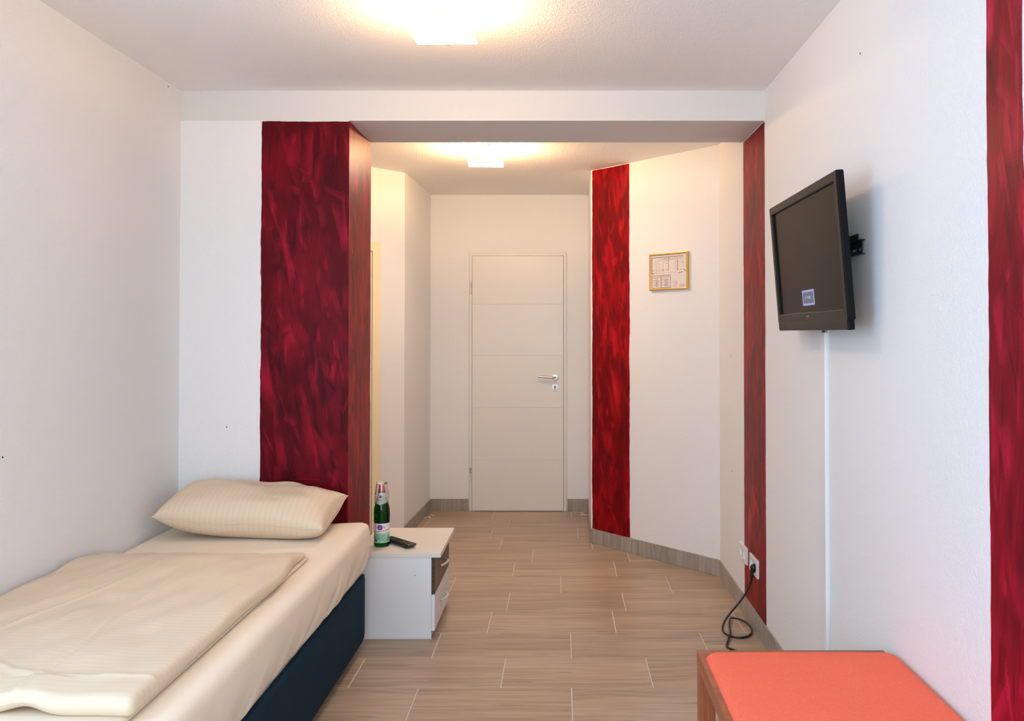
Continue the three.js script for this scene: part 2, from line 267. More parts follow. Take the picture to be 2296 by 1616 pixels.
{
  const phase = { '-1': 0.043, 0: 0.366, 1: 0.046, 2: 0.259, 3: 0.33, 4: 0.001, 5: 0.324, 6: 0.425, 7: 0.207, 8: 0.12, 9: 0.222, 10: 0.082 }, hidden = [];
  seed = 42;
  for (let k = -15; k <= 10; k++) {
    const d0 = 3.312 + 0.302 * k, d1 = d0 + 0.302, ph = phase[k] ?? rnd() * 0.6;
    for (let j = -5; j <= 3; j++) {
      const x0 = ph + j * 0.603, poly = clipRect(room, x0 + 0.0026, x0 + 0.603 - 0.0026, d0 + 0.0026, d1 - 0.0026);
      if (poly.length < 3) continue;
      let A = 0; poly.forEach((q, i) => { const r = poly[(i + 1) % poly.length]; A += q[0] * r[1] - r[0] * q[1]; }); if (Math.abs(A) < 0.0006) continue;
      const g = tileGeo(poly); if (d1 < 2.2) hidden.push(g); else mesh('floor_tile', g, M.tiles[Math.floor(rnd() * 4)], floor);
    }
  }
  mesh('floor_tile', hidden, M.tiles[0], floor).userData.kind = 'stuff';
}
// skirting of cut tiles, grain upright; each run is a list of joints along a straight line
function skirting(name, a, b, joints, h = 0.095, t = 0.008) {
  const L = Math.hypot(b[0] - a[0], b[1] - a[1]), run = new THREE.Group(); run.name = name; run.userData.kind = 'structure';
  run.position.set(a[0], 0.0003, -a[1]); run.rotation.y = Math.atan2(b[1] - a[1], b[0] - a[0]); scene.add(run);
  const cuts = [0, ...joints.filter((q) => q > 0.01 && q < L - 0.01), L];
  for (let i = 0; i + 1 < cuts.length; i++) {
    const w = cuts[i + 1] - cuts[i] - 0.003, hh = h + rr(-0.001, 0.001), g = rbox(w, hh, t, 0.001, 1), p = g.attributes.position, uv = new Float32Array(p.count * 2), o = rnd() * 5;
    for (let k = 0; k < p.count; k++) { uv[2 * k] = p.getY(k) + o * 0.37; uv[2 * k + 1] = p.getX(k) + o; }
    g.setAttribute('uv', new THREE.BufferAttribute(uv, 2));
    mesh('skirting_tile', g, M.skirting[Math.floor(rnd() * 3)], run, [(cuts[i] + cuts[i + 1]) / 2, hh / 2, t / 2]);
  }
}
seed = 77;
const every = (a, n, s = 0.303) => Array.from({ length: n }, (_, i) => a + s * i);
skirting('baseboard_right', [XR, OA[1] - 0.004], [XR, 1.6], [0.274, 0.577, 0.88, 1.183, 1.486, 1.789, 2.09, 2.39, 2.69]);
skirting('baseboard_hall_right', [OB[0], OB[1]], OA, [0.127, 0.43, 0.732]);
skirting('baseboard_corner', [0.22, DW - 0.009], [OB[0], OB[1]], [0.1, 0.40, 0.70]);
skirting('baseboard_far_left', [-1.026, DW], [-0.722, DW], [0.286]);
skirting('baseboard_far_right', [0.052, DW], [0.22, DW], []);
skirting('baseboard_hall_left', HA, [-1.026, DW - 0.009], [0.15, 0.453, 0.756]);

// small black nail holes in the walls
for (const [wall, x, y, d, ry] of [[wallRight, XR - 0.0006, 2.255, 2.54, Math.PI / 2], [wallRight, XR - 0.0006, 1.277, 4.503, Math.PI / 2], [wallRight, XR - 0.0006, 0.66, 4.48, Math.PI / 2], [wallLeft, XL + 0.0006, 2.472, 3.615, Math.PI / 2], [wallLeft, XL + 0.0006, 1.019, 2.56, Math.PI / 2], [wallBack, -1.495, 0.978, D1 - 0.0006, 0]])
  mesh('nail_hole', place(new THREE.CylinderGeometry(0.003, 0.0026, 0.0016, 10), x, y, -d, ry ? 0 : Math.PI / 2, 0, ry ? Math.PI / 2 : 0), M.darkHole, wall);
// crumbs of plaster left in the two corners by the far door
for (const [x, d, label] of [[-1.0, 6.36, 'white plaster crumbs on the floor at the left corner by the white door'], [0.175, 6.44, 'white plaster crumbs on the floor at the right corner by the white door']]) {
  seed = 900 + Math.round(x * 10); const g = [];
  for (let i = 0; i < 16; i++) { const r = rr(0.003, 0.009), q = new THREE.IcosahedronGeometry(r, 0).toNonIndexed(); g.push(place(q.scale(1.4, 0.55, 1), x + rr(-0.035, 0.035), r * 0.5, -d + rr(-0.05, 0.05), 0, rr(0, 6), rr(-0.2, 0.2))); }
  const m = mesh('plaster_crumbs', g, std(lin(0.75, 0.71, 0.66), 0.9)); m.userData = { kind: 'stuff', label, category: 'debris' };
}

// ---------------------------------------------------------------- doors
function hinge(parent, x, y, z, low) {
  const h = new THREE.Group(); h.name = 'hinge'; h.position.set(x, y, z); parent.add(h);
  const cyl = (y0, y1) => place(new THREE.CylinderGeometry(0.0072, 0.0072, y1 - y0, 20), 0, (y0 + y1) / 2, 0);
  mesh('knuckle', [cyl(0.0, 0.042)], M.steel, h); mesh('sleeve', [cyl(-0.045, -0.001), place(new THREE.SphereGeometry(0.0072, 16, 8), 0, -0.045, 0)], M.framePaint, h);
}
{ // the white door at the end of the hall
  const d = new THREE.Group(); d.name = 'door_1'; d.userData.kind = 'structure'; d.position.set(-0.336, 0, -DW); scene.add(d);
  const x0 = -0.362, x1 = 0.361, y1 = 2.008, fw = 0.022;
  mesh('door_frame', [box(x0 - fw, x0 + 0.002, 0, y1 + 0.022, 0, 0.012, 0.004, 3), box(x1 - 0.002, x1 + fw, 0, y1 + 0.022, 0, 0.012, 0.004, 3), box(x0 - fw, x1 + fw, y1 - 0.002, y1 + 0.022, 0, 0.0115, 0.004, 3)], M.framePaint, d);
  const leaf = mesh('door_leaf', box(x0 + 0.0036, x1 - 0.0036, 0.006, y1 - 0.003, 0.001, 0.0155, 0.001), M.whitePaint, d);
  const ys = [0.007, 0.402, 0.812, 1.221, 1.625, y1 - 0.004];
  for (let i = 0; i < 5; i++) mesh('door_panel', box(x0 + 0.0036, x1 - 0.0036, ys[i] + (i ? 0.0012 : 0), ys[i + 1] - 0.0012, 0.014, 0.0182, 0.0015, 3), M.whitePaint, leaf);
  hinge(d, x0 - 0.008, 1.755, 0.018); hinge(d, x0 - 0.010, 0.300, 0.018);
  const hx = 0.293, hy = 1.05, handle = new THREE.Group(); handle.name = 'door_handle'; handle.position.set(hx, hy, 0.0182); d.add(handle);
  mesh('rose', place(lathe([[0, 0], [0.026, 0], [0.026, 0.006], [0.0245, 0.008], [0.012, 0.0085], [0, 0.0085]], 40), 0, 0, 0, Math.PI / 2), M.steel, handle);
  mesh('lever', tube([[0, 0, 0.006], [0, 0, 0.035], [-0.004, 0.0005, 0.046], [-0.014, 0.001, 0.050], [-0.06, 0.004, 0.050], [-0.136, 0.010, 0.050]], 0.0088, 80, 20), M.steel, handle);
  mesh('lever_end', place(new THREE.CylinderGeometry(0.0088, 0.0088, 0.001, 20), -0.1365, 0.010, 0.050, 0, 0, Math.PI / 2), M.steel, handle);
  const esc = new THREE.Group(); esc.name = 'key_rose'; esc.position.set(hx - 0.001, 0.972, 0.0182); d.add(esc);
  mesh('rose', place(lathe([[0, 0], [0.026, 0], [0.026, 0.005], [0.0248, 0.0065], [0, 0.0066]], 40), 0, 0, 0, Math.PI / 2), M.brushed, esc);
  mesh('keyhole', [place(new THREE.CylinderGeometry(0.0078, 0.0078, 0.001, 24), 0, 0.005, 0.0068, Math.PI / 2), box(-0.0045, 0.0045, -0.017, 0.002, 0.0063, 0.0073, 0.0004)], std(lin(0.16, 0.17, 0.16), 0.5, { metalness: 0.5 }), esc);
}
{ // the door in the slanting wall, mostly behind the red pier
  const L = Math.hypot(HB[0] - HA[0], HB[1] - HA[1]), d = new THREE.Group(); d.name = 'door_2'; d.userData.kind = 'structure';
  const t = 0.206 / L; d.position.set(lerp(HA[0], HB[0], t), 0, -lerp(HA[1], HB[1], t)); d.rotation.y = Math.atan2(HA[1] - HB[1], HA[0] - HB[0]); scene.add(d);   // +x runs towards the hall's end
  const w = 0.80, fr = phys(lin(0.94, 0.82, 0.54), 0.3);
  mesh('door_frame', [box(-0.06, 0, 0, 1.995, 0, 0.022, 0.005, 3), box(-w - 0.06, -w, 0, 1.995, 0, 0.022, 0.005, 3), box(-w - 0.06, 0, 1.935, 1.995, 0, 0.0215, 0.005, 3)], fr, d);
  const leaf = mesh('door_leaf', box(-w + 0.002, -0.062, 0.006, 1.933, 0.001, 0.012, 0.002), M.whitePaint, d);
  const ys = [0.007, 0.392, 0.777, 1.163, 1.548, 1.932]; for (let i = 0; i < 5; i++) mesh('door_panel', box(-w + 0.003, -0.063, ys[i] + 0.002, ys[i + 1] - 0.002, 0.010, 0.016, 0.002), M.whitePaint, leaf);
  const h = mesh('door_handle', [tube([[0, 0, 0], [0, 0, 0.035], [0.006, 0, 0.045], [0.05, 0, 0.046], [0.12, 0, 0.046]], 0.0085, 50, 14), place(lathe([[0, 0], [0.025, 0], [0.025, 0.007], [0, 0.008]], 32), 0, 0, 0, Math.PI / 2)], M.steel, d, [-w + 0.06, 1.05, 0.016]);
}

// ---------------------------------------------------------------- bed
const sheetMat = std(lin(0.92, 0.785, 0.625), 0.9);
const navyTex = dataTex(512, 512, (u, v) => { const a = Math.sin((u + v) * 6.2832 * 64) * Math.sin((u - v) * 6.2832 * 64), n = pnoise(u * 180, v * 180, 180, 180, 51), k = 0.95 + 0.38 * a + 0.5 * (n - 0.5); return [0.07 * k, 0.178 * k, 0.245 * k]; }, true);
const navyMat = phys(lin(1, 1, 1), 0.8, { map: rep(navyTex, 0.2), specularIntensity: 0.25 });
{
  const b = thing('bed_base', 'dark navy woven fabric bed base under the cream mattress, along the left wall', 'bed base', [-1.284, 0, -2.72]);
  mesh('upholstered_box', softBox(0.845, 0.295, 1.99, 0.018, [20, 10, 40], null).translate(0, 0.1925, 0), navyMat, b);
  for (const [x, z] of [[-0.36, -0.93], [0.36, -0.93], [-0.36, 0.93], [0.36, 0.93]]) mesh('foot', place(lathe([[0, 0], [0.025, 0], [0.027, 0.003], [0.022, 0.047], [0, 0.047]], 24), x, 0, z), M.blackMatte, b);
}
{
  const m = thing('mattress', 'thick mattress in a smooth cream fitted sheet, lying on the navy base', 'mattress', [-1.2765, 0.4475, -2.722]);
  const W = 0.862, Hh = 0.214, D = 2.0;
  mesh('fitted_sheet', softBox(W, Hh, D, 0.034, [60, 26, 130], (v, n) => {
    const side = Math.max(0, n.x), t = v.y / Hh + 0.5, z = v.z;
    if (n.x > 0.2) { v.x += 0.006 * Math.sin(Math.PI * t) - 0.02 * Math.pow(1 - t, 3) - 0.0; const tuck = (1 - t) * (1 - t); v.x += tuck * (noise(z * 16 + v.y * 22, 3, 61) - 0.5) * 0.016 + (noise(z * 5 - v.y * 9, 5, 62) - 0.5) * 0.006; }
    if (n.y > 0.3) { v.y += 0.010 * sstep(-0.70, -0.98, z) * sstep(0.1, 0.42, v.x) + (noise(v.x * 5, z * 4, 63) - 0.5) * 0.004; }
    if (n.z < -0.3) v.z += 0.012 * (1 - t) * (1 - t);
  }), sheetMat, m);
}
// striped satin of the pillow and the quilt
const satinTex = dataTex(64, 256, (u, v) => { const f = (v * 12) % 1, s = sstep(0.0, 0.06, f) - sstep(0.46, 0.52, f); return [lerp(0.944, 0.953, s), lerp(0.872, 0.884, s), lerp(0.775, 0.793, s)]; }, true);
const satinMat = phys(lin(0.87, 0.835, 0.785), 0.62, { map: rep(satinTex, 0.3, 0.264), sheen: 0.12, sheenRoughness: 0.5, sheenColor: lin(1, 0.96, 0.9) });
{
  const p = thing('pillow', 'plump cream striped pillow propped against the wall at the head of the bed', 'pillow', [-1.293, 0.664, -3.530]);
  const N = 72, half = (top) => {
    const g = new THREE.PlaneGeometry(2, 2, N, N), q = g.attributes.position, uv = g.attributes.uv;
    for (let i = 0; i < q.count; i++) {
      const a0 = q.getX(i), b0 = q.getY(i), a = Math.sign(a0) * Math.pow(Math.abs(a0), 0.9), b = Math.sign(b0) * Math.pow(Math.abs(b0), 0.9);
      const hw = 0.347 * (1 - 0.03 * (1 - b * b)), hd = 0.175 * (1 - 0.06 * (1 - a * a));
      const X = a * hw, Z = -b * hd, ft = Math.pow(Math.max(0, 1 - Math.pow(Math.abs(a), 3.4)), 0.42) * Math.pow(Math.max(0, 1 - Math.pow(Math.abs(b), 2.3)), 0.5);
      let t = (top ? 0.092 : -0.112) * ft;
      const edge = sstep(0.0, 0.35, Math.min(1 - Math.abs(a), 1 - Math.abs(b)));
      if (top) t += ((noise(X * 9 + 3, Z * 16, 71) - 0.5) * 0.018 + (noise(X * 22, Z * 9, 72) - 0.5) * 0.007) * edge;
      const corner = Math.pow(Math.abs(a) * Math.abs(b), 3);
      q.setXYZ(i, X, t + 0.012 * corner * (a > 0 ? 1 : 0.2) + 0.006 * Math.sin(a * 5) * (1 - edge), Z); uv.setXY(i, Z, X);
    }
    if (!top) { const ix = g.index.array; for (let i = 0; i < ix.length; i += 3) { const t = ix[i]; ix[i] = ix[i + 1]; ix[i + 1] = t; } }
    return g;
  };
  const g = smooth(mergeGeometries([half(true), half(false)]));
  const tilt = new THREE.Matrix4().makeRotationFromEuler(new THREE.Euler(0.20, -0.03, -0.062)); g.applyMatrix4(tilt);
  const q = g.attributes.position; for (let i = 0; i < q.count; i++) { const low = 0.561 - 0.664; if (q.getY(i) < low) q.setY(i, low + (q.getY(i) - low) * 0.03); if (q.getZ(i) < -0.203) q.setZ(i, -0.203 + (q.getZ(i) + 0.203) * 0.05); }
  g.computeVertexNormals(); mesh('pillowcase', smooth(g), satinMat, p);
  const seam = []; for (const [a0, b0, a1, b1] of [[-1, -1, 1, -1], [1, -1, 1, 1]]) { const pts = []; for (let k = 0; k <= 24; k++) { const a = lerp(a0, a1, k / 24), b = lerp(b0, b1, k / 24); const v = V3(a * 0.348 * (1 - 0.03 * (1 - b * b)), 0.012 * Math.pow(Math.abs(a * b), 3) * (a > 0 ? 1 : 0.2) + 0.006 * Math.sin(a * 5), -b * 0.176 * (1 - 0.06 * (1 - a * a))).applyMatrix4(tilt); v.z = Math.max(v.z, -0.202); pts.push([v.x, v.y, v.z]); } seam.push(tube(pts, 0.0016, 60, 6)); }
  mesh('seam', seam, satinMat, p);
}
{ // the quilt, folded lengthwise
  const q = thing('folded_quilt', 'cream satin striped quilt folded lengthwise and laid flat on the mattress', 'quilt', [-1.305, 0.5555, -2.472]);
  const W = 0.76, D = 1.28, T = 0.046;
  const lift = (x, z) => { // height over the mattress: head end thin, right fold full
    return 0.012 * (noise(x * 5 + 1, z * 4, 81) - 0.5) + 0.008 * (noise(x * 14 + z * 6, z * 7 - x * 5, 82) - 0.5) + 0.004 * (noise(x * 34, z * 12, 83) - 0.5) - 0.0; };
  const crease = (x, z) => { const f = (m, k) => Math.exp(-Math.pow(m * k, 2)); return 0.0045 * f(x + 0.13 + 0.16 * z + 0.012 * Math.sin(z * 9), 130) * sstep(0.62, 0.2, z) * sstep(-0.6, 0, z) + 0.0045 * f(x - 0.06 - 0.10 * z + 0.01 * Math.sin(z * 13), 130) * sstep(-0.55, 0.3, z) + 0.003 * f(z + 0.56 + 0.03 * x, 60) + 0.004 * f(z - 0.50 - 0.12 * x - 0.02 * Math.sin(x * 12), 90); };
  const foot = (x) => { const a = x / W; return -0.016 * Math.exp(-Math.pow((a - 0.18) * 14, 2)) + 0.012 * Math.sin(a * 9 + 0.5) + 0.085 * a; };
  const top = softBox(W, T, D, 0.022, [160, 8, 230], (v, n) => {
    const x = v.x, z = v.z, t = v.y / T + 0.5, ze = z / D + 0.5;
    const thin = lerp(0.42, 1, sstep(0.0, 0.16, ze)); v.y = -T / 2 + (v.y + T / 2) * thin;
    if (t > 0.4) v.y += lift(x, z) + crease(x, z);
    v.x += (noise(z * 4, 1, 84) - 0.5) * 0.022 * sstep(0.2, 0.5, x / W) - 0.012 * sstep(0.2, 0, ze) * sstep(0.2, 0.5, x / W);
    v.z += foot(x) * sstep(0.55, 1, ze);
    v.z += (noise(x * 6, 2, 85) - 0.5) * 0.02 * sstep(0.3, 0, ze);
    if (ze > 0.93) { const up = 0.011 * Math.exp(-Math.pow((x / W - 0.18) * 15, 2)); v.y += up * (t < 0.5 ? 1.3 : 0.9); }
    if (n.x < -0.2) v.x = -W / 2;
  }); top.translate(0, T / 2 + 0.012, 0);
  mesh('upper_layer', top, satinMat, q);
  const low = softBox(W - 0.012, 0.014, D + 0.02, 0.0065, [50, 2, 70], (v) => { v.z += ((noise(v.x * 7, 4, 86) - 0.5) * 0.03 + 0.085 * v.x / W) * sstep(0.3, 0.5, v.z / D); if (v.y > 0) v.y += 0.0; }); low.translate(-0.004, 0.008, 0.012);
  mesh('lower_layer', low, satinMat, q);
}

// ---------------------------------------------------------------- bedside cabinet and what stands on it
const lamW = phys(lin(0.82, 0.84, 0.85), 0.38, { specularIntensity: 0.6 });
{
  const n = thing('bedside_cabinet', 'small white bedside cabinet with one brown and one white drawer beside the bed', 'bedside cabinet', [-0.77, 0, -4.08]);
  const X = (x) => x + 0.77, Z = (d) => 4.08 - d;
  mesh('cabinet_top', box(X(-0.946), X(-0.549), 0.371, 0.392, Z(3.832), Z(4.33), 0.0015), phys(lin(0.80, 0.76, 0.69), 0.38), n);
  mesh('side_panel', box(X(-0.945), X(-0.592), 0.0, 0.3705, Z(3.835), Z(3.851), 0.0008), lamW, n);
  mesh('side_panel', box(X(-0.945), X(-0.592), 0.0, 0.3705, Z(4.31), Z(4.326), 0.0008), lamW, n);
  mesh('back_panel', box(X(-0.943), X(-0.935), 0.02, 0.3705, Z(3.852), Z(4.309), 0.0008), lamW, n);
  mesh('bottom_panel', box(X(-0.934), X(-0.60), 0.035, 0.05, Z(3.852), Z(4.309), 0.0008), lamW, n);
  mesh('plinth', box(X(-0.612), X(-0.597), 0.0, 0.0345, Z(3.852), Z(4.309), 0.0008), phys(lin(0.72, 0.66, 0.56), 0.4), n);
  const brownTex = woodTex([0.20, 0.145, 0.10], [0.29, 0.215, 0.15], [0.36, 0.275, 0.20], 131), brown = phys(lin(1, 1, 1), 0.35, { map: rep(brownTex, 0.8, 0.4) });
  const bow = () => { const pts = []; for (let k = 0; k <= 12; k++) { const t = k / 12, e = Math.sin(Math.PI * t); pts.push([0.027 * Math.pow(e, 0.7), 0.004 * e, lerp(0.064, -0.064, t)]); } return tube(pts, 0.0052, 60, 14); };
  for (const [y0, y1, mt, hy] of [[0.203, 0.369, brown, 0.285], [0.036, 0.2005, lamW, 0.118]]) {
    const g = metreUV(box(X(-0.5915), X(-0.5765), y0, y1, Z(3.838), Z(4.322), 0.001)), d = mesh('drawer', g, mt, n);
    mesh('handle', place(bow(), X(-0.5765), hy, Z(4.08)), M.brushed, d);
  }
  mesh('screw_hole', place(new THREE.CylinderGeometry(0.0022, 0.0022, 0.0006, 12), X(-0.667), 0.289, Z(3.8348), Math.PI / 2), M.darkHole, n);
}
const bottleLabel = canvasTex(768, 368, (g, w, h) => {
  g.fillStyle = '#eceeea'; g.fillRect(0, 0, w, h);
  const gr = g.createLinearGradient(0, h * 0.45, 0, h); gr.addColorStop(0, '#dfeae2'); gr.addColorStop(0.35, '#8cc7a2'); gr.addColorStop(0.75, '#5fae86'); gr.addColorStop(1, '#b5dcc4');
  g.fillStyle = gr; g.beginPath(); g.moveTo(0, h * 0.48); g.bezierCurveTo(w * 0.3, h * 0.46, w * 0.6, h * 0.36, w, h * 0.30); g.lineTo(w, h); g.lineTo(0, h); g.fill();
  g.strokeStyle = 'rgba(255,255,255,0.55)'; g.lineWidth = 9; for (const o of [0, 60, 130]) { g.beginPath(); g.moveTo(w * 0.3 + o, h); g.quadraticCurveTo(w * 0.5 + o, h * 0.8, w * 0.68 + o, h * 0.62); g.stroke(); }
  g.strokeStyle = '#d63038'; g.lineWidth = 10; g.beginPath(); g.moveTo(0, h * 0.46); g.bezierCurveTo(w * 0.35, h * 0.47, w * 0.6, h * 0.33, w, h * 0.27); g.stroke();
  const cx = w * 0.47, cy = h * 0.20; const r = 52; const gb = g.createRadialGradient(cx - 8, cy + 12, 6, cx, cy, r); gb.addColorStop(0, '#8f86d8'); gb.addColorStop(1, '#2f3aa6'); g.fillStyle = gb; g.beginPath(); g.arc(cx, cy, r, 0, 7); g.fill();
  g.font = 'italic 66px serif'; g.textAlign = 'center'; g.fillStyle = '#d2384e'; g.fillText('Leonie', cx, cy + 19);
  g.fillStyle = '#5a6472'; g.font = '30px sans-serif'; g.fillText('Mineralwasser', w * 0.47, h * 0.60);
  g.fillStyle = '#23305c'; g.fillRect(w * 0.315, h * 0.86, 60, 26); g.fillStyle = '#33405e'; g.font = '22px sans-serif'; g.fillText('0,7 l', w * 0.66, h * 0.16);
  g.fillStyle = '#4a5060'; for (let i = 0; i < 18; i++) g.fillRect(w * 0.68, h * 0.62 + i * 7, 34, i % 3 ? 3 : 5);
});
const neckLabel = canvasTex(512, 330, (g, w, h) => {
  g.fillStyle = '#e6ebe4'; g.fillRect(0, 0, w, h); g.strokeStyle = '#9aa5a0'; g.lineWidth = 3; g.beginPath(); g.moveTo(0, 14); g.lineTo(w, 14); g.stroke();
  const cx = w / 2, cy = h * 0.32; g.fillStyle = '#4a4cb4'; g.beginPath(); g.arc(cx, cy, 42, 0, 7); g.fill(); g.font = 'italic 58px serif'; g.textAlign = 'center'; g.fillStyle = '#d2384e'; g.fillText('Leonie', cx, cy + 17);
  g.fillStyle = '#cfe3cf'; g.beginPath(); g.moveTo(0, h * 0.72); g.quadraticCurveTo(w / 2, h * 0.46, w, h * 0.66); g.lineTo(w, h); g.lineTo(0, h); g.fill();
  g.strokeStyle = '#df4a38'; g.lineWidth = 12; g.beginPath(); g.moveTo(0, h * 0.74); g.quadraticCurveTo(w / 2, h * 0.46, w, h * 0.68); g.stroke();
});
{
  const b = thing('water_bottle', 'green glass water bottle with white labels and red cap on the bedside cabinet', 'bottle', [-0.848, 0.392, -3.968]);
  const prof = [[0, 0.004], [0.026, 0.004], [0.031, 0.001], [0.035, 0.003], [0.037, 0.009], [0.0372, 0.016], [0.0358, 0.019], [0.0358, 0.112], [0.0372, 0.116], [0.0375, 0.134], [0.0362, 0.137], [0.0378, 0.141], [0.038, 0.157], [0.0367, 0.160], [0.0372, 0.166], [0.0366, 0.175], [0.0340, 0.187], [0.0290, 0.207], [0.0240, 0.226], [0.0195, 0.245], [0.0160, 0.258], [0.0135, 0.266], [0.0132, 0.276], [0, 0.276]];
  const green = phys(lin(1, 1, 1), 0.02, { transmission: 1, thickness: 0.05, ior: 1.34, attenuationColor: lin(0.02, 0.34, 0.05), attenuationDistance: 0.03 });
  mesh('bottle_glass', lathe(prof, 64), green, b);
  const cap = phys(lin(0.90, 0.05, 0.025), 0.35);
  mesh('cap', lathe([[0, 0.289], [0.0115, 0.289], [0.0132, 0.2875], [0.0136, 0.279], [0.0122, 0.277], [0.0120, 0.2735], [0.0150, 0.271], [0.0165, 0.262], [0.0168, 0.258], [0, 0.258]], 40), cap, b);
  const wrap = (y0, y1, r0, r1, a, point) => { const N = 40, Mh = 8, g = new THREE.PlaneGeometry(1, 1, N, Mh), q = g.attributes.position; for (let i = 0; i < q.count; i++) { const u = q.getX(i), v = q.getY(i) + 0.5; const yb = y0 + (point ? point * Math.abs(u) * 2 : 0), y = lerp(yb, y1, v), r = lerp(r0, r1, (y - y0) / (y1 - y0)), th = u * a; q.setXYZ(i, Math.sin(th) * r, y, Math.cos(th) * r); } g.computeVertexNormals(); return g; };
  const lm = (t) => std(0xffffff, 0.55, { map: t, side: THREE.DoubleSide });
  mesh('body_label', wrap(0.021, 0.111, 0.0362, 0.0362, 5.2), lm(bottleLabel), b).rotation.y = 0.12;
  mesh('neck_label', wrap(0.197, 0.252, 0.0318, 0.0182, 3.4, 0.016), lm(neckLabel), b).rotation.y = -0.05;
}
{
  const g = thing('drinking_glass', 'clear drinking glass turned upside down over the neck of the green bottle', 'glass', [-0.848, 0.592, -3.968]);
  const o = [[0.0332, 0], [0.0322, 0.03], [0.0318, 0.0445], [0.0326, 0.046], [0.0318, 0.0475], [0.0300, 0.062], [0.0268, 0.092], [0.0255, 0.1005], [0.0235, 0.102], [0, 0.102]], i = [[0, 0.092], [0.0225, 0.092], [0.0248, 0.090], [0.0284, 0.06], [0.0303, 0.045], [0.0316, 0.0005]];
  mesh('tumbler', lathe([...i, ...o].map(([r, y]) => [r, y]), 64), M.glass, g);
}
{
  const L = 0.205, W = 0.046, r = thing('remote_control', 'black television remote control with coloured keys beside the green bottle', 'remote control', [-0.766, 0.392, -3.983]);
  r.rotation.y = Math.atan2(-(0.148), 0.155) ; r.rotation.y = -0.757;
  const sh = new THREE.Shape(); sh.moveTo(-L / 2, 0.012); sh.quadraticCurveTo(-L / 2, 0.022, -L / 2 + 0.008, 0.0225); sh.lineTo(L / 2 - 0.004, 0.0205); sh.lineTo(L / 2, 0.0175); sh.lineTo(L / 2 - 0.002, 0.014); sh.quadraticCurveTo(L / 2 - 0.012, 0.003, L / 2 - 0.022, 0); sh.bezierCurveTo(L / 2 - 0.06, 0, L / 2 - 0.075, 0.007, 0, 0.009); sh.bezierCurveTo(-0.04, 0.009, -0.05, 0, -L / 2 + 0.03, 0); sh.quadraticCurveTo(-L / 2 + 0.004, 0.001, -L / 2, 0.012);
  const g = new THREE.ExtrudeGeometry(sh, { depth: W - 0.006, bevelEnabled: true, bevelSize: 0.0012, bevelOffset: -0.0012, bevelThickness: 0.003, bevelSegments: 3, curveSegments: 10 }); g.translate(0, 0, -(W - 0.006) / 2);
  mesh('housing', toCreasedNormals(g, 0.7), std(lin(0.010, 0.010, 0.011), 0.35), r);
  const key = rbox(0.0068, 0.003, 0.0048, 0.0012, 2), mats = { k: std(lin(0.03, 0.028, 0.026), 0.5), r: std(lin(0.55, 0.03, 0.05), 0.5), g: std(lin(0.03, 0.30, 0.14), 0.5), y: std(lin(0.65, 0.38, 0.03), 0.5), b: std(lin(0.02, 0.06, 0.3), 0.5) };
  for (let i = 0; i < 14; i++) for (let j = 0; j < 4; j++) {
    const x = -0.082 + i * 0.0116, z = -0.0145 + j * 0.0097, y = 0.0225 - 0.0103 * (x + L / 2 - 0.008) / L * 1.0 + 0.0008;
    let c = 'k'; if (i === 10) c = 'rgyb'[3 - j]; if (i === 12 && j === 1) c = 'r'; if (i === 13 && j % 2) continue;
    const m = mesh('key', key, mats[c], r, [x, 0.0225 - 0.002 * ((x + L / 2) / L) + 0.0006, z]);
  }
}

